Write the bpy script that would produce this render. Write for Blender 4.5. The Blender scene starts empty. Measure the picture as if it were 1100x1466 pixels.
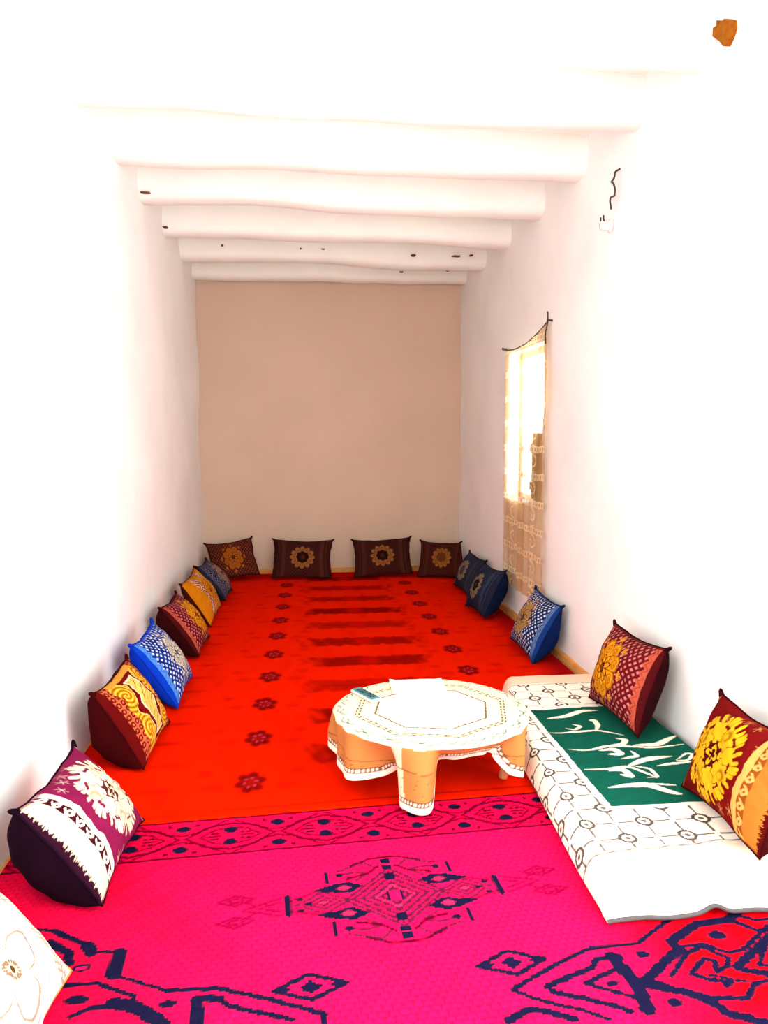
import bpy, bmesh, math
import numpy as np
from mathutils import Matrix, Vector

scene = bpy.context.scene
COL = scene.collection
rng = np.random.default_rng(7)

# ------------------------------------------------------------------ helpers
def lin(h):
    h = h.lstrip('#')
    v = np.array([int(h[i:i + 2], 16) / 255 for i in (0, 2, 4)])
    return np.where(v <= .04045, v / 12.92, ((v + .055) / 1.055) ** 2.4)

def sstep(x, a, b):
    t = np.clip((x - a) / (b - a), 0, 1)
    return t * t * (3 - 2 * t)

def wob(*xs, seed=0):
    """cheap smooth noise in about [-1, 1] from a sum of sines"""
    r = np.random.default_rng(seed)
    out = 0
    for k in range(6):
        w = r.uniform(.6, 2.4, len(xs)) * r.choice([-1, 1], len(xs)) * (1 + k * .45)
        out = out + np.sin(sum(a * b for a, b in zip(w, xs)) + r.uniform(0, 6.28)) / (1 + k * .5)
    return out / 2.6

def new_mesh(name, verts, faces, mat, parent=None, cols=None, smooth=True):
    me = bpy.data.meshes.new(name)
    me.from_pydata([tuple(map(float, v)) for v in verts] if not isinstance(verts, np.ndarray) else verts.tolist(), [], faces)
    me.update()
    if smooth:
        me.polygons.foreach_set('use_smooth', np.ones(len(me.polygons), bool))
    if cols is not None:
        at = me.color_attributes.new('Col', 'FLOAT_COLOR', 'POINT')
        c = np.ones((len(me.vertices), 4), np.float32)
        c[:, :3] = cols
        at.data.foreach_set('color', c.ravel())
    me.materials.append(mat)
    o = bpy.data.objects.new(name, me)
    COL.objects.link(o)
    if parent is not None:
        o.parent = parent
    return o

def grid_faces(nr, nc, off=0, wrap=False, flip=False):
    f = []
    cc = nc if wrap else nc - 1
    for i in range(nr - 1):
        for j in range(cc):
            a = off + i * nc + j
            b = off + i * nc + (j + 1) % nc
            q = (a, b, b + nc, a + nc)
            f.append(q[::-1] if flip else q)
    return f

def empty(name, loc=(0, 0, 0)):
    o = bpy.data.objects.new(name, None)
    o.location = loc
    o.empty_display_size = .05
    COL.objects.link(o)
    return o

def tag(o, label=None, cat=None, group=None, kind=None):
    if label: o['label'] = label
    if cat: o['category'] = cat
    if group: o['group'] = group
    if kind: o['kind'] = kind
    return o

def bm_obj(name, bm, mat, parent=None, smooth=False):
    me = bpy.data.meshes.new(name)
    bm.to_mesh(me)
    bm.free()
    if smooth:
        me.polygons.foreach_set('use_smooth', np.ones(len(me.polygons), bool))
    me.materials.append(mat)
    o = bpy.data.objects.new(name, me)
    COL.objects.link(o)
    if parent is not None:
        o.parent = parent
    return o

def add_box(bm, lo, hi, bevel=0):
    r = bmesh.ops.create_cube(bm, size=1)
    vs = r['verts']
    for v in vs:
        v.co = Vector([(lo[i] + hi[i]) / 2 + v.co[i] * (hi[i] - lo[i]) for i in range(3)])
    if bevel:
        es = list({e for v in vs for e in v.link_edges})
        bmesh.ops.bevel(bm, geom=es, offset=bevel, segments=2, affect='EDGES')

def add_tube(bm, pts, r, n=8):
    pts = [Vector(p) for p in pts]
    rings = []
    for i, p in enumerate(pts):
        d = (pts[min(i + 1, len(pts) - 1)] - pts[max(i - 1, 0)]).normalized()
        a = d.orthogonal().normalized() if i == 0 else (prev - d * prev.dot(d)).normalized()
        prev = a
        b = d.cross(a)
        rr = r[i] if hasattr(r, '__len__') else r
        rings.append([bm.verts.new(p + (a * math.cos(2 * math.pi * k / n) + b * math.sin(2 * math.pi * k / n)) * rr) for k in range(n)])
    for A, B in zip(rings, rings[1:]):
        for k in range(n):
            bm.faces.new((A[k], A[(k + 1) % n], B[(k + 1) % n], B[k]))
    bm.faces.new(rings[0][::-1])
    bm.faces.new(rings[-1])

def add_lathe(bm, prof, c=(0, 0, 0), n=20):
    rings = []
    for r, z in prof:
        rings.append([bm.verts.new((c[0] + r * math.cos(2 * math.pi * k / n), c[1] + r * math.sin(2 * math.pi * k / n), c[2] + z)) for k in range(n)])
    for A, B in zip(rings, rings[1:]):
        for k in range(n):
            bm.faces.new((A[k], A[(k + 1) % n], B[(k + 1) % n], B[k]))
    bm.faces.new(rings[0][::-1])
    bm.faces.new(rings[-1])

# ------------------------------------------------------------------ materials
def base_mat(name, rough=.9, spec=.1):
    m = bpy.data.materials.new(name)
    m.use_nodes = True
    nt = m.node_tree
    b = nt.nodes['Principled BSDF']
    b.inputs['Roughness'].default_value = rough
    b.inputs['Specular IOR Level'].default_value = spec
    return m, nt, b

def add_bump(nt, b, scale, strength, dist=.01, detail=4, kind='noise'):
    tc = nt.nodes.new('ShaderNodeTexCoord')
    n = nt.nodes.new('ShaderNodeTexNoise')
    n.inputs['Scale'].default_value = scale
    n.inputs['Detail'].default_value = detail
    nt.links.new(tc.outputs['Object'], n.inputs['Vector'])
    bp = nt.nodes.new('ShaderNodeBump')
    bp.inputs['Strength'].default_value = strength
    bp.inputs['Distance'].default_value = dist
    nt.links.new(n.outputs['Fac'], bp.inputs['Height'])
    nt.links.new(bp.outputs['Normal'], b.inputs['Normal'])
    return tc, n

def plain(name, col, rough=.8, spec=.15, var=.12, scale=20, bump=.2, bscale=120, metallic=0):
    m, nt, b = base_mat(name, rough, spec)
    col = lin(col) if isinstance(col, str) else np.array(col)
    tc, n = add_bump(nt, b, bscale, bump, .004)
    n2 = nt.nodes.new('ShaderNodeTexNoise')
    n2.inputs['Scale'].default_value = scale
    n2.inputs['Detail'].default_value = 5
    nt.links.new(tc.outputs['Object'], n2.inputs['Vector'])
    r = nt.nodes.new('ShaderNodeValToRGB')
    r.color_ramp.elements[0].position = .3
    r.color_ramp.elements[1].position = .7
    r.color_ramp.elements[0].color = (*(col * (1 - var)), 1)
    r.color_ramp.elements[1].color = (*np.minimum(col * (1 + var), 1), 1)
    nt.links.new(n2.outputs['Fac'], r.inputs['Fac'])
    nt.links.new(r.outputs['Color'], b.inputs['Base Color'])
    b.inputs['Metallic'].default_value = metallic
    return m

def woven(name, rough=.95, spec=.03, bump=.35, bscale=350, sheen=0):
    """cloth whose woven design sits in the mesh's colour attribute"""
    m, nt, b = base_mat(name, rough, spec)
    a = nt.nodes.new('ShaderNodeVertexColor')
    a.layer_name = 'Col'
    nt.links.new(a.outputs['Color'], b.inputs['Base Color'])
    add_bump(nt, b, bscale, bump, .003)
    b.inputs['Sheen Weight'].default_value = sheen
    return m

WALL = '#eef0ee'
M_plaster = plain('lime_plaster', WALL, .95, .05, .035, 2.2, .5, 9)
M_backplaster = plain('back_plaster', '#cdb8a2', .95, .05, .04, 1.6, .5, 9)
M_ceil = plain('ceiling_plaster', '#e9f0ea', .95, .05, .03, 3, .6, 10)
M_floor = plain('earth_floor', '#c58a4e', .9, .05, .1, 6, .4, 40)
M_base = plain('ochre_base_paint', '#d79a55', .85, .08, .12, 9, .4, 50)
M_chip = plain('dark_chip', '#6a4630', .95, .02, .3, 60, .6, 200)
M_mud = plain('bare_mud', '#8a5216', .95, .02, .2, 40, .8, 90)
M_wood = plain('table_wood', '#a5643c', .5, .3, .2, 25, .2, 60)
M_shutter = plain('shutter_wood', '#5a4a3a', .7, .2, .2, 15, .3, 60)
M_pale = plain('whitewashed_wood', '#ece6da', .8, .1, .06, 20, .3, 60)
M_velvet = {}
M_weave = woven('tapestry')
M_rug = woven('wool_pile', 1, 0, .5, 260)
M_cloth = woven('printed_cloth', .85, .08, .12, 400)
M_blanket = woven('printed_blanket', .95, .03, .3, 300)

def velvet(hexa, k=.5):
    if hexa not in M_velvet:
        m = plain('velvet_' + hexa.strip('#'), lin(hexa) * k, .95, .03, .15, 14, .2, 300)
        M_velvet[hexa] = m
    return M_velvet[hexa]

# ------------------------------------------------------------------ the room
XL, XR, YF, YB, ZC = -1.03, 1.70, -1.3, 8.12, 3.24

def wall_grid(name, mat, org, U, V, N, us, vs, holes=(), thick=.35, amp=.012, seed=0):
    """thick plastered wall: uneven inner skin, holes cut with reveals, plain outer skin. N points into the room."""
    org, U, V, N = map(np.array, (org, U, V, N))
    def dense(xs, step=.12):
        out = []
        for a, b in zip(xs, xs[1:]):
            k = max(1, int(round((b - a) / step)))
            out += [a + (b - a) * i / k for i in range(k)]
        return np.array(out + [xs[-1]])
    us, vs = dense(us), dense(vs)
    u, v = np.meshgrid(us, vs)
    d = amp * wob(u * 2.1, v * 2.1, seed=seed) + amp * .35 * wob(u * 9, v * 9, seed=seed + 50)
    inn = org + u[..., None] * U + v[..., None] * V + d[..., None] * N
    out = org + u[..., None] * U + v[..., None] * V - thick * N
    nr, nc = u.shape
    V_ = np.concatenate([inn.reshape(-1, 3), out.reshape(-1, 3)])
    K = nr * nc
    def solid(i, j):
        if i < 0 or j < 0 or i >= nr - 1 or j >= nc - 1: return False
        cu, cv = (us[j] + us[j + 1]) / 2, (vs[i] + vs[i + 1]) / 2
        return not any(a < cu < b and c < cv < e for a, b, c, e in holes)
    f = []
    for i in range(nr - 1):
        for j in range(nc - 1):
            if not solid(i, j): continue
            a, b, c, e = i * nc + j, i * nc + j + 1, (i + 1) * nc + j + 1, (i + 1) * nc + j
            f += [(a, b, c, e), (a + K, e + K, c + K, b + K)]
            if not solid(i - 1, j): f.append((a, a + K, b + K, b))
            if not solid(i + 1, j): f.append((c, c + K, e + K, e))
            if not solid(i, j - 1): f.append((e, e + K, a + K, a))
            if not solid(i, j + 1): f.append((b, b + K, c + K, c))
    o = new_mesh(name, V_, f, mat, smooth=True)
    bm = bmesh.new(); bm.from_mesh(o.data)
    bmesh.ops.recalc_face_normals(bm, faces=bm.faces)
    for e in bm.edges:
        if len(e.link_faces) == 2 and e.calc_face_angle(0) > .6: e.smooth = False
    bm.to_mesh(o.data); bm.free()
    tag(o, kind='structure')
    return o

WIN = (5.30, 6.20, .95, 2.12)         # the curtained window (y0, y1, z0, z1)
W2 = (-.8, 2.3, .35, 2.7)  # unseen right-wall opening, added and sized to brighten the left wall
W3 = (-.8, 1.0, .5, 2.5)              # unseen left-wall opening beside the camera, added to light the room
DOOR = (-.1, .8, 0, 2.1)
wall_left = wall_grid('wall_left', M_plaster, (XL, 0, 0), (0, 1, 0), (0, 0, 1), (1, 0, 0), [YF - .35, W3[0], W3[1], YB], [0, W3[2], W3[3], ZC], holes=(W3,), amp=.014, seed=1)
wall_right = wall_grid('wall_right', M_plaster, (XR, 0, 0), (0, 1, 0), (0, 0, 1), (-1, 0, 0),
                       [YF - .35, W2[0], W2[1], WIN[0], WIN[1], YB], [0, W2[2], WIN[2], WIN[3], W2[3], ZC], holes=(WIN, W2), amp=.012, seed=2)
wall_back = wall_grid('wall_back', M_backplaster, (0, YB, 0), (1, 0, 0), (0, 0, 1), (0, -1, 0), [XL - .35, XR + .35], [0, ZC], amp=.012, seed=3)
wall_front = wall_grid('wall_front', M_plaster, (0, YF, 0), (1, 0, 0), (0, 0, 1), (0, 1, 0), [XL, DOOR[0], DOOR[1], XR], [0, DOOR[3], ZC], holes=(DOOR,), seed=4)

bm = bmesh.new(); add_box(bm, (XL - .35, YF - .35, -.2), (XR + .35, YB + .35, 0))
tag(bm_obj('floor', bm, M_floor), kind='structure')
# ceiling skin between the beams, uneven
xs, ys = np.linspace(XL - .3, XR + .3, 30), np.linspace(YF - .3, YB + .3, 110)
x, y = np.meshgrid(xs, ys)
z = ZC - .02 + .018 * wob(x * 2, y * 2.4, seed=8)
top = np.stack([x, y, np.full_like(x, ZC + .2)], -1).reshape(-1, 3)
bot = np.stack([x, y, z], -1).reshape(-1, 3)
K = len(bot)
f = grid_faces(110, 30, flip=True) + grid_faces(110, 30, K)
nr, nc = 110, 30
for i in range(nr - 1):
    f += [(i * nc, (i + 1) * nc, (i + 1) * nc + K, i * nc + K), (i * nc + nc - 1, i * nc + nc - 1 + K, (i + 1) * nc + nc - 1 + K, (i + 1) * nc + nc - 1)]
for j in range(nc - 1):
    f += [(j, j + K, j + 1 + K, j + 1), ((nr - 1) * nc + j, (nr - 1) * nc + j + 1, (nr - 1) * nc + j + 1 + K, (nr - 1) * nc + j + K)]
tag(new_mesh('ceiling', np.concatenate([bot, top]), f, M_ceil), kind='structure')

# whitewashed beams
BY = [.6, 1.45, 2.3, 3.13, 3.78, 4.58, 5.36, 6.2, 7.08, 7.86]
LB = {3: 'white plastered ceiling beam beside the ochre patch of bare mud, frontmost in view',
      4: 'white plastered ceiling beam one bay behind the ochre mud patch',
      5: 'white plastered ceiling beam just in front of the hanging wire on the wall',
      6: 'white plastered ceiling beam with a small dark crack at its left end',
      7: 'white plastered ceiling beam, third from the back wall',
      8: 'cream plastered ceiling beam with dark chips along it, second from the back wall',
      9: 'cream plastered ceiling beam right in front of the back wall'}
beams = {}
for k, yb in enumerate(BY):
    nx, na = 46, 20
    xx = np.linspace(XL - .06, XR + .06, nx)
    P = []
    for i, xv in enumerate(xx):
        rad = .125 + .012 * wob(np.array(xv * 1.6), np.array(k * 3.1), seed=20 + k)
        dz = .014 * wob(np.array(xv * 1.3), np.array(k * 1.7), seed=40 + k) + .012 * (xv - .3) / 1.3 * -1
        dy = .03 * wob(np.array(xv * .9), np.array(k * 2.2), seed=60 + k)
        for j in range(na):
            a = 2 * math.pi * j / na
            ca, sa = math.cos(a), math.sin(a)
            # squarish log: superellipse
            e = .62
            px = abs(ca) ** e * np.sign(ca) * rad
            pz = abs(sa) ** e * np.sign(sa) * (rad + .012)
            P.append((xv, yb + .09 + dy + px, 3.135 + dz + pz))
    o = new_mesh('ceiling_beam', np.array(P, float), grid_faces(nx, na, wrap=True) + [tuple(range(na))[::-1], tuple(range((nx - 1) * na, nx * na))], M_ceil)
    tag(o, LB.get(k, 'white plastered ceiling beam out of sight over the camera'), 'beam', 'plastered ceiling beams', 'structure')
    beams[k] = o

def chip(k, x, dz, w, h):
    """a spot where the plaster has flaked off a beam's front face"""
    yb = BY[k]
    bm = bmesh.new()
    pts = []
    n = 9
    rr = np.random.default_rng(int(abs(x) * 1000) + k)
    for i in range(n):
        a = 2 * math.pi * i / n
        q = rr.uniform(.6, 1.1)
        pts.append((x + math.cos(a) * w * q, 0, 3.135 + dz + math.sin(a) * h * q))
    A = [bm.verts.new((p[0], yb - .058, p[2])) for p in pts]
    B = [bm.verts.new((p[0], yb + .03, p[2])) for p in pts]
    bm.faces.new(A)
    bm.faces.new(B[::-1])
    for i in range(n):
        bm.faces.new((A[i], B[i], B[(i + 1) % n], A[(i + 1) % n]))
    bmesh.ops.recalc_face_normals(bm, faces=bm.faces)
    o = bm_obj('plaster_chip', bm, M_chip, beams[k])
for c in [(8, -.66, -.02, .012, .010), (8, .02, -.03, .010, .007), (8, .22, -.03, .018, .005), (8, 1.03, -.06, .026, .010), (8, 1.42, -.06, .040, .007), (8, 1.56, -.05, .024, .008),
          (9, 1.02, -.05, .022, .009), (9, 1.5, -.02, .022, .014), (9, 1.62, .02, .014, .022), (6, -.985, -.10, .034, .0035), (7, -1.0, -.10, .020, .004)]:
    chip(*c)

# painted foot of the walls
for nm, lo, hi in (('baseboard_back', (XL, YB - .03, 0), (XR, YB + .01, .055)), ('baseboard_right', (XR - .025, 4.2, 0), (XR + .01, YB, .05))):
    bm = bmesh.new(); add_box(bm, lo, hi, .006)
    tag(bm_obj(nm, bm, M_base), kind='structure')

# window: frame, bars' shutter leaf closing the near lower half
w1 = tag(empty('window_1', (XR + .12, (WIN[0] + WIN[1]) / 2, WIN[2])), kind='structure')
def local(o, bm):
    for v in bm.verts: v.co -= o.location
    return bm
bm = bmesh.new()
y0, y1, z0, z1 = WIN
for lo, hi in (((y0, z0), (y0 + .05, z1)), ((y1 - .05, z0), (y1, z1)), ((y0, z0), (y1, z0 + .05)), ((y0, z1 - .05), (y1, z1))):
    add_box(bm, (XR + .1, lo[0], lo[1]), (XR + .15, hi[0], hi[1]))
bm_obj('window_frame', local(w1, bm), M_pale, w1)
bm = bmesh.new()
for i in range(4):
    add_box(bm, (XR + .06, y0 + .02 + i * .105, z0 + .02), (XR + .095, y0 + .02 + i * .105 + .102, 1.48), .004)
add_box(bm, (XR + .045, y0 + .02, 1.05), (XR + .06, y0 + .437, 1.11)); add_box(bm, (XR + .045, y0 + .02, 1.34), (XR + .06, y0 + .437, 1.40))
bm_obj('shutter', local(w1, bm), M_shutter, w1)

# bare mud where the plaster fell off, high on the right wall
hq = [(-15, 3), (-12.5, -6), (-6, -8), (-6.5, -16), (-2, -9.5), (1, -12), (7.5, -16), (17.5, -13), (18.5, -2), (14, 10), (7.5, 20.5), (0, 13), (-10, 6.5)]
hp = [(3.06 - .0043 * a, 3.06 - .0028 * b - .0018 * a) for a, b in hq]
bm = bmesh.new()
A = [bm.verts.new((XR - .03, a, b)) for a, b in hp]
B = [bm.verts.new((XR + .03, a, b)) for a, b in hp]
for i in range(len(hp)):
    j = (i + 1) % len(hp)
    bm.faces.new((A[i], B[i], B[j], A[j]))
bm.faces.new(A)
bm.faces.new(B)
bmesh.ops.recalc_face_normals(bm, faces=bm.faces)
o = bm_obj('bare_mud_patch', bm, M_mud, wall_right); o['label'] = 'heart-shaped ochre patch of bare mud'

# ------------------------------------------------------------------ lamp holder and wire on the right wall
M_wire = plain('black_wire', '#3a3026', .5, .3)
M_ceramic = plain('white_ceramic', '#f4ece2', .3, .5, .03)
bm = bmesh.new()
wp = [(1.705, 4.085, 2.875), (1.675, 4.079, 2.855), (1.672, 4.074, 2.825), (1.672, 4.118, 2.815), (1.668, 4.08, 2.80), (1.668, 4.05, 2.758), (1.67, 4.062, 2.727), (1.67, 4.112, 2.737), (1.668, 4.118, 2.72), (1.668, 4.098, 2.67)]
wq = np.array(wp); tw = np.linspace(0, len(wp) - 1, 64)
wq = np.stack([np.interp(tw, range(len(wp)), wq[:, k]) for k in range(3)], -1)
for _ in range(4): wq[1:-1] = (wq[:-2] + 2 * wq[1:-1] + wq[2:]) / 4
add_tube(bm, [tuple(q) for q in wq], .0052, 8)
tag(bm_obj('electric_wire', bm, M_wire, smooth=True), 'short crooked black wire hanging loose on the white right wall', 'wire')
lh = tag(empty('lamp_holder', (XR - .002, 4.16, 2.60)), 'small white lamp holder on the right wall below the crooked wire', 'lamp holder')
bm = bmesh.new()
add_lathe(bm, [(.02, 0), (.036, .004), (.036, .010), (.024, .016), (.021, .045), (.024, .055), (.022, .062)], n=20)
for v in bm.verts: v.co = Vector((-v.co.z, v.co.y, v.co.x))
bmesh.ops.recalc_face_normals(bm, faces=bm.faces)
bm_obj('socket_body', bm, M_ceramic, lh, True)
for dy in (-.02, .02):
    bm = bmesh.new()
    add_tube(bm, [(-.05, dy, .018), (-.056, dy - .004, .032), (-.058, dy - .010, .046)], .0045, 6)
    bm_obj('wire_end', bm, M_wire, lh, True)

# ------------------------------------------------------------------ curtain
m, nt, b = base_mat('sheer_fabric', .9, .05)
a = nt.nodes.new('ShaderNodeVertexColor'); a.layer_name = 'Col'
nt.links.new(a.outputs['Color'], b.inputs['Base Color'])
tl = nt.nodes.new('ShaderNodeBsdfTranslucent')
nt.links.new(a.outputs['Color'], tl.inputs['Color'])
mx = nt.nodes.new('ShaderNodeMixShader'); mx.inputs[0].default_value = .35
nt.links.new(b.outputs[0], mx.inputs[1]); nt.links.new(tl.outputs[0], mx.inputs[2])
tr = nt.nodes.new('ShaderNodeBsdfTransparent')
mx2 = nt.nodes.new('ShaderNodeMixShader')
mt = nt.nodes.new('ShaderNodeMath'); mt.operation = 'SUBTRACT'; mt.inputs[0].default_value = 1
nt.links.new(a.outputs['Alpha'], mt.inputs[1]); nt.links.new(mt.outputs[0], mx2.inputs[0])
nt.links.new(mx.outputs[0], mx2.inputs[1]); nt.links.new(tr.outputs[0], mx2.inputs[2])
nt.links.new(mx2.outputs[0], nt.nodes['Material Output'].inputs['Surface'])
M_sheer = m

def cord_z(y):
    t = (y - 5.12) / (6.27 - 5.12)
    return 2.22 - .06 * t - .16 * t * (1 - t) * 1.6
cur = tag(empty('curtain', (XR, 5.7, 2.2)), 'cream banded sheer curtain strung over the bright window on the right wall', 'curtain')
def curtain_panel(name, ya, yb, zbot, seed, lift=0.0):
    ny, nz = 90, 300
    tt = np.linspace(0, 1, ny); ss = np.linspace(0, 1, nz)
    T, S = np.meshgrid(tt, ss)
    Y = ya + (yb - ya) * T
    Zt = cord_z(Y); Z = Zt + (zbot - Zt) * S
    X = XR - .028 - lift + .008 * np.sin(T * 2 * math.pi * 4 + seed + .6 * np.sin(S * 3)) * (.5 + .5 * S) + .004 * wob(Y * 8, Z * 4, seed=seed)
    Y = Y + .006 * wob(Z * 3, T * 3, seed=seed + 3)
    base = lin('#cba468'); band = lin('#ecd6a6'); dark = lin('#7a5a34')
    c = np.broadcast_to(base, Y.shape + (3,)).copy()
    al = np.full(Y.shape, .55)
    k = (Z - .20 + .006 * wob(Y * 12, Z, seed=9)) / .194
    fr = np.abs(k - np.round(k)) * .194
    inb = fr < .024
    c[inb] = band; al[inb] = .85
    lace = inb & (fr < .012) & (np.abs((Y / .035) % 1 - .5) < .2)
    c[lace] = dark * 1.6 + .1
    # scroll motif in the middle of each interval
    kk = np.floor(k) + .5
    my = (Y - (ya + yb) / 2 + .03) / .085; mz = (k - kk) * .194 / .075
    rr = np.hypot(my, mz); th = np.arctan2(mz, my)
    scroll = (rr < 1) & (np.abs(np.sin(th * 1.0 + rr * 5.2)) < .34)
    c[scroll] = band; al[scroll] = .95
    o = new_mesh(name, np.stack([X, Y, Z], -1).reshape(-1, 3) - np.array(cur.location), grid_faces(nz, ny), M_sheer, cur, c.reshape(-1, 3))
    at = o.data.color_attributes['Col']
    buf = np.empty(len(o.data.vertices) * 4, np.float32); at.data.foreach_get('color', buf)
    buf = buf.reshape(-1, 4); buf[:, 3] = al.ravel(); at.data.foreach_set('color', buf.ravel())
    return o
curtain_panel('curtain_panel', 5.68, 6.22, .27, 2)
curtain_panel('curtain_panel', 5.10, 5.72, .27, 5, .014)
bm = bmesh.new()
cy = np.linspace(5.10, 6.27, 24)
add_tube(bm, [(XR - .04, v, cord_z(v) + .004) for v in cy], .005, 8)
bm_obj('curtain_cord', local(cur, bm), M_wire, cur, True)
for yy in (5.105, 6.265):
    bm = bmesh.new()
    add_tube(bm, [(XR + .04, yy, cord_z(yy)), (XR - .045, yy, cord_z(yy) + .012)], .007, 8)
    bm_obj('nail', local(cur, bm), M_wire, cur, True)
bm = bmesh.new()
add_tube(bm, [(XR - .04, 5.105, cord_z(5.105)), (XR - .043, 5.10, 2.27), (XR - .04, 5.115, 2.29)], .005, 6)
add_tube(bm, [(XR - .04, 5.105, cord_z(5.105)), (XR - .048, 5.13, 2.14), (XR - .048, 5.125, 2.08)], .005, 6)
bm_obj('cord_end', local(cur, bm), M_wire, cur, True)

# ------------------------------------------------------------------ pattern drawing
def segdist(U, V, pts):
    d = np.full(U.shape, 9.)
    for (a, b), (c, e) in zip(pts, pts[1:]):
        dx, dy = c - a, e - b
        t = np.clip(((U - a) * dx + (V - b) * dy) / max(dx * dx + dy * dy, 1e-9), 0, 1)
        d = np.minimum(d, np.hypot(U - a - t * dx, V - b - t * dy))
    return d

def inpoly(U, V, pts):
    r = np.zeros(U.shape, bool)
    n = len(pts)
    for i in range(n):
        (a, b), (c, e) = pts[i], pts[(i + 1) % n]
        if b == e: continue
        r ^= ((b > V) != (e > V)) & (U < (c - a) * (V - b) / (e - b) + a)
    return r

class Paint:
    def __init__(s, U, V, base):
        s.U, s.V = U, V
        s.C = np.broadcast_to(lin(base) if isinstance(base, str) else base, U.shape + (3,)).copy()
    def fill(s, mask, col, a=1.0):
        col = lin(col) if isinstance(col, str) else np.asarray(col)
        w = (mask.astype(float) if mask.dtype == bool else mask)[..., None] * a
        s.C = s.C * (1 - w) + col * w
    def stroke(s, pts, w, col, a=1.0, soft=.0015):
        m = 1 - sstep(segdist(s.U, s.V, pts), w / 2 - soft, w / 2 + soft)
        s.fill(m, col, a)
    def ell(s, c, rx, ry, col, a=1.0, soft=.12):
        d = np.hypot((s.U - c[0]) / rx, (s.V - c[1]) / ry)
        s.fill(1 - sstep(d, 1 - soft, 1 + soft), col, a)

# ------------------------------------------------------------------ rugs
RA = math.radians(3.6); RO = (.285, 2.29)
cR, sR = math.cos(RA), math.sin(RA)
MAG, RED, NAVY, WINE = '#d00e48', '#d0040c', '#12112a', '#4c021c'
VT = .600                                                # far edge of the magenta rug in its own frame
us = np.linspace(-1.32, 1.32, 620)
vs = np.concatenate([np.linspace(-3.0, -.72, 60), np.linspace(-.715, VT, 340)])
U, V = np.meshgrid(us, vs)
U0, V0 = U, V
U, V = np.round(U / .0075) * .0075, np.round(V / .006) * .006      # the weave steps along every slanted line
p = Paint(U, V, MAG)
redmix = sstep(U, .42, .85) * sstep(-V + U * .6, .15, .75) + sstep(U + .35 * V, .78, 1.0) * .8 + .45 * sstep(-U, .3, .95)
p.fill(np.clip(redmix + .12 * wob(U * 7, V * 9, seed=4), 0, 1), '#d00408')
# honeycomb ground weave
cell = .021
hx = np.abs(np.sin(math.pi * U0 / (cell * 1.3) + math.pi / 2 * (np.floor(V0 / cell) % 2)))
hv = np.abs(((V0 + .004 * np.cos(2 * math.pi * U0 / (cell * 1.3)) * (1 - 2 * (np.floor(V0 / cell) % 2))) / cell) % 1 - .5)
p.fill(np.maximum(sstep(hv, .30, .5), 1 - sstep(hx, .0, .45)) * .62, '#a80420')
# border band with lozenges
bv0, bv1 = .338, VT
bm_ = V > bv0
p.fill(bm_ & True, '#c40632', .6)
for vv in (bv0, bv1 - .008):
    p.stroke([(-1.3, vv), (1.3, vv)], .012, WINE, .95)
per = .345
vc = .462
for k in range(-4, 5):
    uc = -.181 + k * per
    for s_, w_ in ((1.0, .013), (.66, .009)):
        hw, hh = .150 * s_ + .01, .088 * s_ + .004
        p.stroke([(uc - hw, vc), (uc - hw * .55, vc + hh * .72), (uc, vc + hh), (uc + hw * .55, vc + hh * .72), (uc + hw, vc), (uc + hw * .55, vc - hh * .72), (uc, vc - hh), (uc - hw * .55, vc - hh * .72), (uc - hw, vc)], w_, WINE, .9)
    for s_ in (-1, 1):
        p.ell((uc, vc + s_ * .042), .026, .022, NAVY)
        for q in (.045, .065):
            p.ell((uc + s_ * q, vc + .02), .008, .008, WINE); p.ell((uc + s_ * q, vc - .02), .008, .008, WINE)
        p.stroke([(uc + s_ * .04, vc), (uc + s_ * .085, vc)], .010, WINE)
        um = uc + per / 2
        p.ell((um, vc + s_ * .072), .026, .022, NAVY)
        p.stroke([(um - .16, vc + s_ * .115), (um - .06, vc + s_ * .04), (um, vc + s_ * .022), (um + .06, vc + s_ * .04), (um + .16, vc + s_ * .115)], .009, WINE, .9)
        p.ell((um - .05, vc + s_ * .095), .008, .008, WINE); p.ell((um + .05, vc + s_ * .095), .008, .008, WINE)
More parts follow.
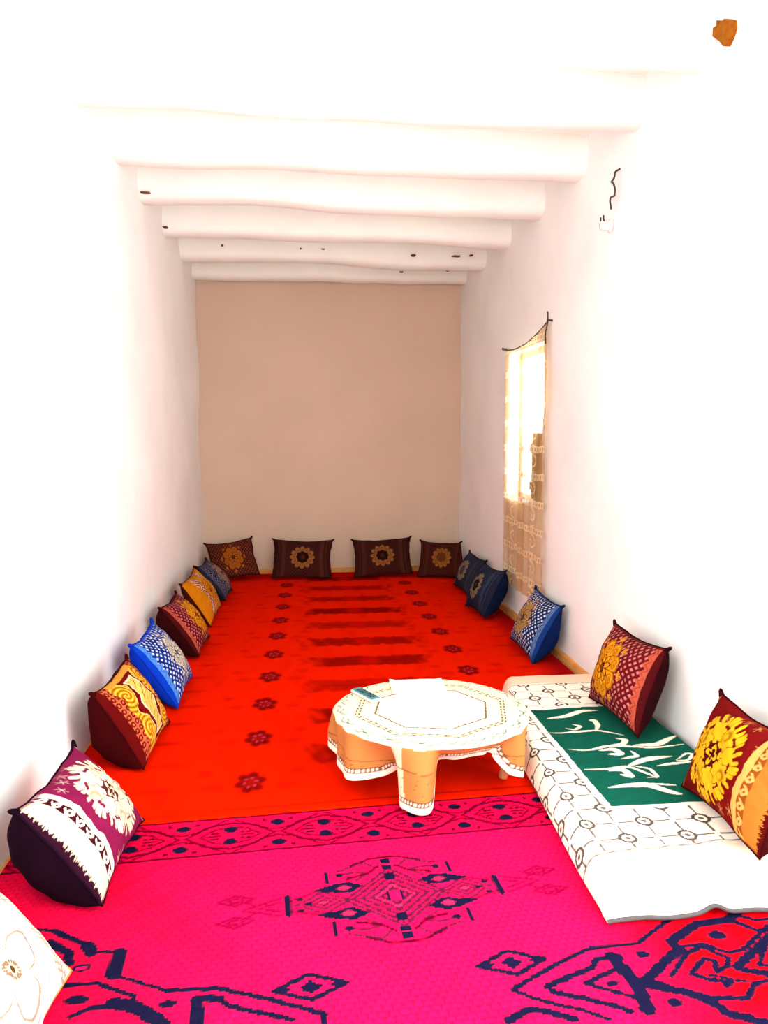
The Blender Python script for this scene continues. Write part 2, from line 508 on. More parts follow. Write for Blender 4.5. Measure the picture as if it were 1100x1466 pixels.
# medallion
fm = V < .32
a, bq = np.abs(U), np.abs(V)
dia = a / .150 + bq / .145
for lv in (.30, .5, .7, .9, 1.06):
    p.fill(fm & (np.abs(dia - lv) < .052), NAVY, .85)
p.fill(fm & (np.abs(dia - .4) < .03), '#d83058', .5)
p.fill(fm & (a < .03) & (bq < .026), NAVY); p.fill(fm & (a < .016) & (bq < .03), MAG)
for s_ in (-1, 1):
    ctr = .228 * s_
    d2 = np.abs(U - ctr) / .082 + bq / .058
    p.fill(fm & (d2 < 1.12), NAVY, .0)
    for lv in (.28, .62, .98):
        p.fill(fm & (np.abs(d2 - lv) < .10), NAVY, .8)
    p.fill(fm & (d2 < .2), '#d83058', .5)
    for t_ in (-1, 1):
        poly = [(s_ * .094, t_ * .075), (s_ * .14, t_ * .10), (s_ * .20, t_ * .088), (s_ * .262, t_ * .062), (s_ * .225, t_ * .052), (s_ * .19, t_ * .048), (s_ * .14, t_ * .035), (s_ * .12, t_ * .048)]
        p.fill(inpoly(U, V, poly), NAVY)
        p.ell((s_ * .157, t_ * .066), .022, .012, '#d0204a')
        p.stroke([(s_ * .205, t_ * .106), (s_ * .208, t_ * .16)], .017, NAVY)
        # hooked outer corners
        p.stroke([(0, t_ * .225), (s_ * .05, t_ * .222), (s_ * .12, t_ * .19)], .010, WINE)
        p.stroke([(s_ * .165, t_ * .165), (s_ * .12, t_ * .182), (s_ * .075, t_ * .205), (s_ * .045, t_ * .17)], .010, NAVY, .85)
        p.stroke([(s_ * .165, t_ * .14), (s_ * .11, t_ * .15), (s_ * .07, t_ * .135), (s_ * .115, t_ * .10)], .010, NAVY, .85)
        p.stroke([(s_ * .03, t_ * .17), (s_ * .07, t_ * .135), (s_ * .14, t_ * .115)], .010, WINE)
        p.ell((s_ * .165, t_ * .14), .016, .011, NAVY)
        p.ell((s_ * .30, t_ * .028), .012, .010, NAVY); p.ell((s_ * .275, t_ * .0), .012, .010, NAVY)
        for w2, q in ((.012, 1.0), (.010, .45)):
            p.stroke([(s_ * (.50 - .055 * q), t_ * .054), (s_ * .50, t_ * (.054 + .026 * q)), (s_ * (.50 + .055 * q), t_ * .054), (s_ * .50, t_ * (.054 - .026 * q)), (s_ * (.50 - .055 * q), t_ * .054)], w2, '#7a0430')
        p.stroke([(s_ * .36, t_ * .045), (s_ * .47, t_ * .004)], .010, '#7a0430'); p.stroke([(s_ * .37, t_ * .02), (s_ * .43, 0)], .010, '#7a0430')
        p.stroke([(s_ * .44, t_ * .02), (s_ * .47, t_ * .04)], .010, '#7a0430')
        p.stroke([(s_ * .245, t_ * .06), (s_ * .335, t_ * .025)], .010, WINE, .7)
        p.fill(fm & (np.abs(U) < .020) & (np.abs(V - t_ * .107) < .020), NAVY)
        p.fill(fm & (np.abs(U) < .020) & (np.abs(V - t_ * .165) < .013), NAVY)
        p.fill(fm & (np.abs(U) < .020) & (np.abs(V - t_ * .197) < .013), NAVY)
    p.stroke([(s_ * .338, -.048), (s_ * .338, .05)], .017, NAVY)
# lone diamonds
for s_ in (-1, 1):
    c0 = (.26 * s_ if s_ > 0 else -.296, -.362)
    p.stroke([(c0[0] - .098, c0[1]), (c0[0], c0[1] + .048), (c0[0] + .098, c0[1]), (c0[0], c0[1] - .048), (c0[0] - .098, c0[1])], .017, NAVY)
    p.fill(np.abs(U - c0[0]) / .03 + np.abs(V - c0[1]) / .03 < 1.0, NAVY)
    for q in (-1, 1):
        p.fill(np.abs(U - c0[0] - q * .076) / .03 + np.abs(V - c0[1]) / .018 < 1.0, NAVY)
S = [  # woven corner motifs, metres in the rug's own frame: (polyline, width)
 ([(1.3,-.17),(1.174,-.194),(.917,-.233),(.807,-.253),(.648,-.345),(.5,-.343),(.374,-.392),(.226,-.464),(.288,-.514),(.377,-.561),(.429,-.602)],.013),
 ([(.567,-.393),(.496,-.391),(.471,-.419),(.409,-.438),(.322,-.466),(.333,-.493),(.407,-.527),(.486,-.576),(.496,-.585)],.017),
 ([(.534,-.436),(.427,-.474),(.532,-.543)],.014),([(.534,-.436),(.545,-.49)],.01),
 ([(.545,-.387),(.56,-.497),(.543,-.59)],.034),
 ([(.59,-.492),(.691,-.425),(.752,-.39),(.744,-.354),(.861,-.295),(.967,-.294),(1.014,-.263)],.026),
 ([(.56,-.492),(.678,-.552),(.725,-.598),(.733,-.632),(.816,-.682)],.026),
 ([(.667,-.487),(.761,-.409),(.818,-.39),(.863,-.449),(.839,-.478),(.798,-.492),(.819,-.453),(.796,-.438),(.726,-.487),(.762,-.517),(.812,-.536),(.789,-.547)],.014),
 ([(.765,-.381),(.825,-.38),(.883,-.43),(.931,-.421),(1.069,-.337)],.013),
 ([(.616,-.502),(.658,-.534),(.736,-.581),(.818,-.596),(.873,-.551),(.914,-.548)],.014),
 ([(1.08,-.36),(.861,-.487),(.96,-.54)],.022),([(.974,-.295),(1.022,-.354),(1.09,-.354)],.016),
 ([(1.0,-.27),(1.05,-.31),(1.1,-.31)],.012),([(1.0,-.42),(.93,-.487),(1.0,-.51)],.012),
 ([(.86,-.54),(.82,-.525),(.774,-.50)],.010),
 ([(.179,-.565),(.246,-.535),(.3,-.557),(.344,-.587)],.02),
 ([(-1.2,.03),(-1.084,.016),(-1.03,0),(-.912,-.088),(-.897,-.122),(-.819,-.129),(-.821,-.226),(-.789,-.243),(-.673,-.311),(-.534,-.327),(-.395,-.394),(-.27,-.464),(-.279,-.52)],.011),
 ([(-1.03,0),(-.912,-.088)],.018),([(-.914,-.088),(-.899,-.118)],.034),([(-.819,-.135),(-.821,-.226)],.034),
 ([(-.673,-.311),(-.534,-.327),(-.395,-.394),(-.27,-.464)],.015),
 ([(-1.025,-.055),(-.959,-.112),(-.949,-.157)],.024),
 ([(-.941,-.245),(-.857,-.252),(-.756,-.316),(-.752,-.343),(-.788,-.347),(-.855,-.341),(-.9,-.364)],.014),
 ([(-.80,-.335),(-.74,-.36),(-.669,-.43)],.036),
 ([(-.585,-.48),(-.59,-.355),(-.533,-.363)],.022),([(-.54,-.36),(-.509,-.395),(-.353,-.467)],.015),
 ([(-.59,-.36),(-.58,-.48)],.03)]
for pts, w in S: p.stroke(pts, w * 1.2 + .001, NAVY)
for c0, rx, ry in (((.5,-.485),.020,.012),((.636,-.393),.022,.014),((.625,-.578),.022,.016),((.892,-.353),.030,.020),((-.898,-.307),.034,.017),((-.664,-.361),.026,.015),((-.912,-.183),.026,.017)):
    p.ell(c0, rx, ry, NAVY)
p.ell((-.912, -.183), .013, .007, '#f0104e')
U, V = U0, V0
Z = .013 + .0015 * wob(U * 30, V * 30, seed=5)
edge = np.zeros_like(Z, bool); edge[0] = edge[-1] = True; edge[:, 0] = edge[:, -1] = True
Z[edge] = .002
X = RO[0] + U * cR - V * sR; Y = RO[1] + U * sR + V * cR
X = np.clip(X, XL + .02, XR - .03); Y = np.maximum(Y, YF + .1)
o = new_mesh('rug', np.stack([X, Y, Z], -1).reshape(-1, 3), grid_faces(len(vs), len(us)), M_rug, None, p.C.reshape(-1, 3))
tag(o, 'magenta rug with dark blue medallion and lozenge border, in front of the table', 'rug')

# red rug behind it
xs = np.linspace(XL + .02, XR - .035, 300); tv = np.linspace(0, 1, 460)
X, T = np.meshgrid(xs, tv)
yn = RO[1] + (X - RO[0]) * math.tan(RA) + VT / cR + .004
Y = yn + (YB - .045 - yn) * T
p = Paint(X, Y, '#d01801')
p.fill(sstep(wob(X * 14, Y * 3, seed=12), .1, .9) * .25, '#b80402')
DK = '#5c0406'
for k in range(10):
    yc = 3.15 + k * .475
    for s_, xc in ((-1, -.225 + .009 * k), (1, 1.03 - .002 * k)):
        p.ell((xc, yc), .035, .07, '#5a0604', .75, .6)
        for i in range(6):
            an = math.pi / 3 * i + .3
            p.ell((xc + .046 * math.cos(an), yc + .070 * math.sin(an)), .024, .034, DK, .9, .5)
            p.ell((xc + .026 * math.cos(an), yc + .042 * math.sin(an)), .007, .010, '#b8304a', .7, .5)
        for q in (-1, 1):
            p.ell((xc + q * .15, yc - .04), .045, .03, '#a00604', .45, .8)
            p.ell((xc + q * .20, yc + .10), .03, .03, '#a00604', .5, .8)
    # dark bars of the middle field
    yb_ = 3.42 + k * .475
    d = np.maximum(np.abs(X - .43) / .40, np.abs(Y - yb_) / .105)
    rag = .20 * wob(X * 22, Y * 10, seed=k)
    p.fill(1 - sstep(d + rag, .72, 1.15), '#680402', .72 + .16 * math.sin(k * 2.3))
    p.stroke([(.12, yb_), (.74, yb_)], .02, '#6a0303', .5, .012)
    p.ell((.43, yb_), .06, .08, '#c00804', .6, .6)
for xc in (-.62, 1.42):
    for k in range(20):
        p.ell((xc + .03 * math.sin(k * 2.1), 3.1 + k * .25), .07, .02, '#8c0503', .5, .8)
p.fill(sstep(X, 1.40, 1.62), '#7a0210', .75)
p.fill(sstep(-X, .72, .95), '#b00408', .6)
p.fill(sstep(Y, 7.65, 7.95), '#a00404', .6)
p.stroke([(XL, 2.86), (XR, 3.05)], .01, DK, .6)
Z = .0115 + .0012 * wob(X * 30, Y * 30, seed=6)
Z[0] = Z[-1] = .002; Z[:, 0] = Z[:, -1] = .002
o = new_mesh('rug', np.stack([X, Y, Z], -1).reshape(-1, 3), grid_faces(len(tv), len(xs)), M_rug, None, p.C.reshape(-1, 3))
tag(o, 'bright red rug with dark crossbars covering the floor behind the table to the far wall', 'rug')

# ------------------------------------------------------------------ cushions
def rosette(p, c, R, petal, vein, core, n=8, rot=0.0, sq=1.0):
    u, v = p.U - c[0], (p.V - c[1]) / sq
    r = np.hypot(u, v); th = np.arctan2(v, u) + rot
    w = np.abs(np.cos(n / 2 * th))
    lim = R * (.74 + .26 * w ** .6)
    p.fill(r < lim, petal)
    p.fill((r < lim) & (r > lim - .010), vein, .75)
    p.fill((r < lim) & (r > R * .28) & (w < .16), vein, .9)
    q = np.abs(((r / R) - .66) / .17) + (1 - w) * 1.7
    p.fill((q < 1) & (q > .62), vein, .75)
    p.fill((q < .3), vein, .6)
    star = R * (.22 + .20 * np.abs(np.cos(n / 2 * th)))
    p.fill(r < star + .008, core)
    p.fill((r < star) & (r > star * .45) & (w > .45), petal)
    p.fill(r < R * .1, vein)
    # little sprigs between the petals
    for i in range(n):
        an = math.pi / n * (2 * i + 1) - rot
        cx, cy = c[0] + R * 1.0 * math.cos(an), c[1] + sq * R * 1.0 * math.sin(an)
        for j in range(-2, 3):
            p.stroke([(cx, cy), (cx + .026 * math.cos(an + j * .55), cy + .026 * math.sin(an + j * .55))], .006, petal)

def dots(p, mask, col, pitch=.038, size=.24):
    a, b = (p.U + p.V) / pitch, (p.U - p.V) / pitch
    m = (np.abs(a % 1 - .5) < size) & (np.abs(b % 1 - .5) < size)
    p.fill(mask & m, col)

def tri(x): return np.abs((x % 1) - .5) * 2

def pat_rosette(ground, dot, zig, petal, vein, core, edge, R=.135, c=(0, 0), sq=1.05, band=None):
    def f(p):
        aU = np.abs(p.U)
        p.fill(aU < .6, ground)
        dots(p, (aU < .27), dot)
        if band:
            p.fill((aU > .155), band); p.fill((aU < .05), band)
            dots(p, (aU > .06) & (aU < .16), dot, .036, .27)
        zz = .226 + .022 * tri(p.V / .042)
        if zig:
            p.fill(aU > zz, zig); p.fill((aU > zz + .012) & (aU < zz + .017), ground, .6)
            p.fill(aU > .266, edge)
        p.fill(np.abs(p.V) > .188, edge, .8)
        rosette(p, c, R, petal, vein, core, 8, math.pi / 8, sq)
        p.fill(.12 * (wob(p.U * 90, p.V * 90, seed=3) > .2), ground, .5)
    return f

def pat_wreath(ground, petal, vein, core, stripe, R=.13):
    def f(p):
        aU = np.abs(p.U)
        p.fill(aU < .6, ground)
        p.fill((aU > .175) & (aU < .215), stripe, .5); p.fill((aU > .235) & (aU < .245), stripe, .5)
        dots(p, aU < .17, stripe, .03, .16)
        r = np.hypot(p.U, p.V); th = np.arctan2(p.V, p.U)
        w = np.abs(np.cos(6 * th)); lim = R * (.78 + .22 * w)
        p.fill((r < lim), petal)
        p.fill((r < lim) & (w < .22) & (r > .07), vein, .8)
        w2 = np.abs(np.sin(6 * th))
        p.fill((np.abs(r - .088) < .012) & (w2 < .5), vein, .7)
        inn = .058 + .010 * np.abs(np.cos(4 * th))
        p.fill(r < inn, core)
        p.fill((r < .026) & (np.abs(np.cos(3 * th)) > .5), vein, .8)
    return f

def bouquet(p, c, flower, inner, dark, R=.078, n=8, s=1.0):
    for i in range(n):
        an = 2 * math.pi * i / n + .39
        cx, cy = c[0] + R * s * math.cos(an), c[1] + R * s * math.sin(an)
        u, v = p.U - cx, p.V - cy
        r = np.hypot(u, v); th = np.arctan2(v, u)
        lim = s * (.038 + .006 * np.cos(7 * th + i))
        p.fill(r < lim + .0045, dark, .8)
        p.fill(r < lim, flower)
        ox, oy = cx + .012 * s * math.cos(an), cy + .012 * s * math.sin(an)
        if i % 2:
            p.ell((ox, oy), .017 * s, .020 * s, inner, .8, .4)
            p.ell((ox - .006, oy - .004), .009 * s, .011 * s, flower, .9, .4)
        for j in range(-2, 3):
            aa = an + j * .22
            x0, y0 = c[0] + s * .115 * math.cos(aa), c[1] + s * .115 * math.sin(aa)
            x1, y1 = c[0] + s * (.142 - .006 * (j % 2)) * math.cos(aa + .05), c[1] + s * (.142 - .006 * (j % 2)) * math.sin(aa + .05)
            p.stroke([(x0, y0), (x1, y1)], .013 * s, flower)
    d = np.hypot(p.U - c[0], p.V - c[1])
    p.fill(d < .040 * s, dark)
    th = np.arctan2(p.V - c[1], p.U - c[0])
    q = d / (.036 * s) / (.35 + .65 * np.abs(np.cos(2 * th)) ** 1.5)
    p.fill((q < 1.0) & (q > .55), flower)

def pat_bouquet(ground, flower, inner, dark, light, scrollc, fringe, edge, side=-1, c=(.075, .005), sc=1.2):
    def f(p):
        aU = p.U * side
        p.fill(aU < .6, ground)
        for i in range(14):
            x, y = .20 * math.sin(i * 2.4), .19 * math.cos(i * 3.9)
            for j in range(3):
                an = j * math.pi / 3 + i
                p.stroke([(x - .02 * math.cos(an), y - .02 * math.sin(an)), (x + .02 * math.cos(an), y + .02 * math.sin(an))], .003, light, .55)
        bouquet(p, c, flower, inner, dark, .076, 8, sc)
        p.fill((aU < -.272) , light, .8)
        p.fill((aU > .150) & (aU < .178), light)
        p.fill((aU > .178) & (aU < .212), scrollc)
        ph = p.V / .05 + np.where(p.U > 0, .3, 0)
        cc = (ph % 1 - .5) * .05
        rr = np.hypot(cc, aU - .195 + .004 * np.sin(ph * 6.28))
        p.fill((aU > .178) & (aU < .212) & (np.abs(rr - .010) < .0048), light)
        p.fill((aU > .178) & (aU < .212) & (np.abs(cc - .018 + (aU - .195)) < .005), light)
        fr = .276 + .008 * wob(p.V * 260, p.U * 60, seed=8)
        p.fill((aU > .212) & (aU < fr), fringe)
        p.fill(aU >= fr, edge)
        p.fill((np.abs(p.V) > .19), ground, .7)
    return f

def pat_gold(p):
    aU = np.abs(p.U); mar = '#6e0a0c'
    p.fill(aU < .6, mar)
    p.fill((aU > .185) & (aU < .25), '#c4663c')
    a, b = p.V / .036, (aU - .185) / .033
    rr = np.hypot((a % 1 - .5) * .036, (b % 1 - .5) * .033)
    p.fill((aU > .185) & (aU < .25) & (np.abs(rr - .0105) < .0042), mar)
    edge_in = .105 + .032 * np.cos(p.V * 26) + .008 * np.cos(p.V * 70)
    g = (aU > edge_in) & (aU < .188 + .012 * np.sin(p.V * 50))
    p.fill(g, '#e8a41c')
    r2 = np.hypot(aU - .15, (np.abs(p.V) - .10)); t2 = np.arctan2(np.abs(p.V) - .10, aU - .15)
    p.fill(g & (np.sin(r2 * 260 + t2 * 2) > .45), '#9c5a10')
    p.fill(g & (np.sin(r2 * 260 + t2 * 2) < -.8), '#f8d24a')
    p.fill(g & (aU < edge_in + .007), '#f6dc80')
    cw = .062 + .022 * np.cos(p.V * 34) - .02 * sstep(np.abs(p.V), .10, .14)
    car = (aU < cw) & (np.abs(p.V) < .15)
    p.fill((aU < cw + .010) & (np.abs(p.V) < .158), '#f4e4b8')
    p.fill(car, '#e8c862')
    p.fill(car & (wob(p.U * 95, p.V * 95, seed=2) > .42), '#8a5a1c')
    p.fill((np.abs(p.V) > .178) & (aU < .185), '#d89a3a')
    p.fill(aU > .25, '#5a0808')

def pat_cream(p):
    aU = np.abs(p.U)
    p.fill(aU < .6, '#f4ead6')
    r = np.hypot(p.U, p.V); th = np.arctan2(p.V, p.U)
    w = np.abs(np.cos(2 * th)); lim = .135 * (.45 + .55 * w)
    tan = '#5e3c0c'
    p.fill((np.abs(r - lim) < .005) & (r > .03), tan, .8)
    p.fill((w > .97) & (r < .11) & (r > .035), tan, .4)
    p.fill((np.abs(r - .024) < .007) & (np.abs(np.sin(8 * th)) > .3), '#6a4410', .9)
    p.fill((r < .012), tan)
    p.fill((np.abs(r - .16) < .004) & (np.abs(np.sin(5 * th)) > .5), tan, .6)
    e = (aU > .20) & (aU < .25)
    p.fill(e, '#7a5208', .8)
    dots(p, e, '#fff6e0', .028, .3)
    e = (p.V > .14)
    p.fill(e, '#7a5208', .8); dots(p, e, '#fff2d0', .026, .3)

def make_cushion(base, yaw, lean, roll, w, h, z0, pat, back_hex, label, group, wallx=None, wally=None, tb=.17, tf=.05, seed=0, tuft=None, bright=.7):
    a, l, r = map(math.radians, (yaw, lean, roll))
    u = np.array([math.cos(a), math.sin(a), 0]); bk = np.array([-math.sin(a), math.cos(a), 0])
    v = np.array([0, 0, 1]) * math.cos(l) + bk * math.sin(l)
    u, v = u * math.cos(r) + v * math.sin(r), v * math.cos(r) - u * math.sin(r)
    n = np.cross(u, v)
    low = min(0, (u * w / 2)[2], (-u * w / 2)[2])
    org = np.array([base[0], base[1], z0 + .006 - low])
    # the thing's origin: its foot on the floor
    root = tag(empty('cushion', (float(base[0]), float(base[1]), z0)), label, 'cushion', group)
    org_l = np.array(root.location)
    def shape(S, T, d):
        s = w / 2 * S * (1 - .075 * (1 - T ** 2)) + .004 * wob(T * 3, S * 2, seed=seed)
        t = h / 2 * T * (1 - .11 * (1 - S ** 2)) + .004 * wob(S * 3, T * 2, seed=seed + 9)
        P = org + s[..., None] * u + (t + h / 2)[..., None] * v + d[..., None] * n
        P[..., 2] = np.maximum(P[..., 2], z0 + .003)
        if wallx is not None:
            P[..., 0] = np.maximum(P[..., 0], wallx + .03) if wallx < 0 else np.minimum(P[..., 0], wallx - .06)
        if wally is not None:
            P[..., 1] = np.minimum(P[..., 1], wally - .035)
        return P - org_l, s, t
    nu, nv = 190, 130
    S, T = np.meshgrid(np.linspace(-1, 1, nu), np.linspace(-1, 1, nv))
    bulge = ((1 - np.abs(S) ** 2.4) * (1 - np.abs(T) ** 2.4)) ** .62
    P, s, t = shape(S, T, tf * bulge * (1 + .10 * wob(S * 3.2, T * 3.2, seed=seed + 4)) + .003 * wob(S * 11, T * 9, seed=seed + 5) * bulge)
    pt = Paint(S * .29, T * .20, '#808080')
    pat(pt)
    new_mesh('tapestry_front', P.reshape(-1, 3), grid_faces(nv, nu), M_weave, root, (pt.C * bright).reshape(-1, 3))
    nu, nv = 60, 44
    q = np.sin(np.linspace(-1, 1, nu) * math.pi / 2); q2 = np.sin(np.linspace(-1, 1, nv) * math.pi / 2)
    S, T = np.meshgrid(q, q2)
    bulge = (1 - np.abs(S) ** 8) ** .5 * (1 - np.abs(T) ** 2.6) ** .62
    P, s, t = shape(S, T, -tb * bulge * (1 + .06 * wob(S * 3, T * 3, seed=seed + 6)) - .0006)
    new_mesh('velvet_back', P.reshape(-1, 3), grid_faces(nv, nu, flip=True), velvet(back_hex), root)
    # piping along the seam
    k = np.linspace(-1, 1, 40)
    o_ = np.ones_like(k)
    loopS = np.concatenate([k, o_[1:], -k[1:], -o_[1:-1]]); loopT = np.concatenate([-o_, k[1:], o_[1:], -k[1:-1]])
    P, s, t = shape(loopS, loopT, np.zeros_like(loopS))
    bm = bmesh.new()
    pts = [Vector(x) for x in P] + [Vector(P[0])]
    add_tube(bm, pts, .0045, 6)
    bmesh.ops.recalc_face_normals(bm, faces=bm.faces)
    bm_obj('piping', bm, velvet(back_hex), root, True)
    for (S1, T1) in ((-1, 1), (1, 1)):
        bm = bmesh.new()
        c0, _, _ = shape(np.array([S1 * .985]), np.array([T1 * .985]), np.zeros(1))
        d = (u * S1 * w + v * T1 * h); d /= np.linalg.norm(d)
        L = .03
        pts = [Vector(c0[0] + d * L * x) for x in (-.3, .2, .6, 1.0)]
        add_tube(bm, pts, [.012, .010, .009, .003], 7)
        bm_obj('corner_tuft', bm, velvet(tuft or back_hex), root, True)
    return root

WHITE_G, ORG = '#f2ead6', '#e08a14'
P_maroon = pat_rosette('#6a0f16', '#c9787a', '#b9543e', '#e89a18', '#8a4a0a', '#5a0a0c', '#4a0d10', R=.15, c=(.03, 0))
P_maroonR = pat_rosette('#6a0f16', '#c08078', '#b9543e', '#e89a18', '#8a4a0a', '#5a0a0c', '#4a0d10', R=.15, c=(-.045, 0))
P_orange = pat_rosette('#7a1410', '#f0c8a0', None, '#e08a12', '#8a4408', '#5a0a0c', '#b8660e', R=.12, c=(0.02, 0), band='#d8820e')
P_blue = pat_rosette('#0b2c86', '#dfeefc', '#4f8fe0', '#d9d2be', '#5a5648', '#17203e', '#0a3cc0', c=(.03, 0))
P_bluegold = pat_rosette('#142a5c', '#e6f0ff', '#5a7aae', '#c49a58', '#6a4a24', '#1c1a2c', '#1a3c80', c=(-.03, 0))
P_grey = pat_rosette('#2e2c3c', '#8c8aa0', '#54526a', '#a8806a', '#5a4038', '#1e1c28', '#2c2a3a')
P_brownros = pat_rosette('#4a1c14', '#8a4a34', None, '#b8641c', '#6e3410', '#4a1a10', '#3c1812')
P_brownwreath = pat_wreath('#3e1a15', '#9a6232', '#5e3018', '#2a100d', '#5c3428')
P_bluewreath = pat_wreath('#23283c', '#8a7a5e', '#4a4034', '#101420', '#46506c')
P_darkros = pat_wreath('#2c2f3e', '#8c7a68', '#54483e', '#4a4048', '#43475a')
P_purple = pat_bouquet('#74163f', '#dccfb0', '#a87c50', '#4a1a1a', '#e6dac4', '#3a0c18', '#d6c4a4', '#2a0c1e')
P_yellow = pat_bouquet('#6c0c0c', '#dcae1c', '#7a4a08', '#4a0a06', '#d8a858', '#8a4a18', '#b8742a', '#4a0808', 1, (-.05, 0), 1.25)

GL, GR, GB = 'cushions along the left wall', 'cushions along the right wall', 'cushions along the back wall'
CUSH = [
 # base, yaw, lean, roll, w, h, z0, pattern, back, label, group, wallx, wally
 ((-.636, 1.738), 90, 36.5, -.1, .584, .401, .015, pat_cream, '#c9a860', 'cream cushion with gold checks and pale flower at the bottom left corner, nearest the camera', GL, XL, None),
 ((-.610, 2.568), 90.3, 39.5, -2.9, .563, .390, .015, P_purple, '#200a1c', 'purple cushion with white flower bunch and white scroll bands leaning on the left wall', GL, -.94, None),
 ((-.681, 3.576), 89, 31.1, -.8, .585, .397, .0145, pat_gold, '#42060a', 'maroon cushion with gold scrolls and cream panel between the purple and the blue cushion', GL, -.95, None),
 ((-.661, 4.330), 90.6, 34.2, -.7, .584, .416, .0145, P_blue, '#1040e0', 'bright blue dotted cushion with cream rosette leaning on the left wall', GL, XL, None),
 ((-.666, 5.249), 90, 36.5, -1.8, .576, .404, .0145, P_maroon, '#3c0c0e', 'maroon cushion with orange rosette right behind the bright blue cushion', GL, XL, None),
 ((-.680, 6.110), 86, 33, 3.3, .590, .394, .0145, P_orange, '#5a2010', 'orange gold cushion with dotted maroon band on the left wall', GL, XL, None),
 ((-.650, 6.920), 90.4, 39.7, -2.6, .575, .383, .0145, P_grey, '#26242e', 'dark grey cushion with pinkish flower, last of those on the left wall', GL, XL, None),
 ((-.640, 7.66), 11.4, 34.5, 7, .47, .424, .0145, P_brownros, '#38160f', 'brown cushion with orange rosette tilted in the far left corner', GB, None, YB),
 ((0, 7.68), -.4, 31.2, -2.1, .607, .421, .0145, P_brownwreath, '#32130f', 'brown cushion with tan wreath against the back wall, left of the two upright ones', GB, None, YB),
 ((.833, 7.70), -5.7, 32.2, 3.3, .603, .416, .0145, P_brownwreath, '#32130f', 'brown cushion with tan wreath against the back wall, right of the two upright ones', GB, None, YB),
 ((1.40, 7.60), -16, 36, -.6, .47, .415, .0145, pat_wreath('#451a14', '#a0642c', '#63341a', '#6a3a1c', '#5c3026'), '#32130f', 'brown cushion with full tan rosette in the far right corner', GB, XR, YB),
 ((1.475, 6.93), -87, 26, -.6, .575, .36, .0145, P_darkros, '#26262e', 'dark grey cushion with tan flower on the right wall next to the far corner', GR, XR, None),
 ((1.40, 6.055), -89, 26, 3, .570, .397, .0145, P_bluewreath, '#142244', 'dark navy cushion with tan wreath below the far side of the curtain', GR, XR, None),
 ((1.46, 4.92), -90.4, 27, -1.1, .570, .41, .0145, P_bluegold, '#122c66', 'navy cushion with white dots and gold rosette below the near edge of the curtain', GR, XR, None),
 ((1.45, 3.383), -90, 19, 2.1, .56, .409, .128, P_maroonR, '#340c12', 'maroon cushion with orange rosette standing on the green panel of the blanket', GR, XR, None),
 ((1.42, 2.40), -95, 22, 2.6, .564, .385, .128, P_yellow, '#3c0808', 'maroon cushion with yellow flower wreath on the blank end of the blanket', GR, XR, None),
]
BR = {1: .8, 0: .8}
TB = [.16, .17, .17, .10, .14, .07, .12, .12, .12, .12, .12, .09, .12, .12, .085, .13]
TF = [.10, .09, .08, .085, .085, .085, .08, .05, .045, .045, .05, .08, .085, .09, .10, .085]
for i, c in enumerate(CUSH):
    make_cushion(*c[:11], wallx=c[11], wally=c[12], tb=TB[i], tf=TF[i], seed=100 + i * 13, bright=BR.get(i, .7))

# ------------------------------------------------------------------ low table, cloth and what lies on it
TC = (.548, 3.165); TZ = .300
tb = tag(empty('low_round_table', (TC[0], TC[1], .0165)), 'low round wooden table under a white printed cloth, standing on the red rug', 'table')
bm = bmesh.new(); add_lathe(bm, [(.350, .246), (.357, .249), (.360, .255), (.360, .263), (.356, .268)], n=64)
bm_obj('tabletop', bm, M_wood, tb, True)
bm = bmesh.new(); add_lathe(bm, [(.245, .19), (.25, .247)], n=48)
bm_obj('apron', bm, M_wood, tb, True)
for an in (-109, -19, 71, 161):
    x, y = .312 * math.cos(math.radians(an)), .312 * math.sin(math.radians(an))
    bm = bmesh.new(); add_lathe(bm, [(.016, 0), (.020, .006), (.020, .02), (.014, .035), (.018, .07), (.026, .12), (.020, .16), (.024, .19), (.028, .247)], (x, y, 0), 16)
    bm_obj('leg', bm, M_wood, tb, True)

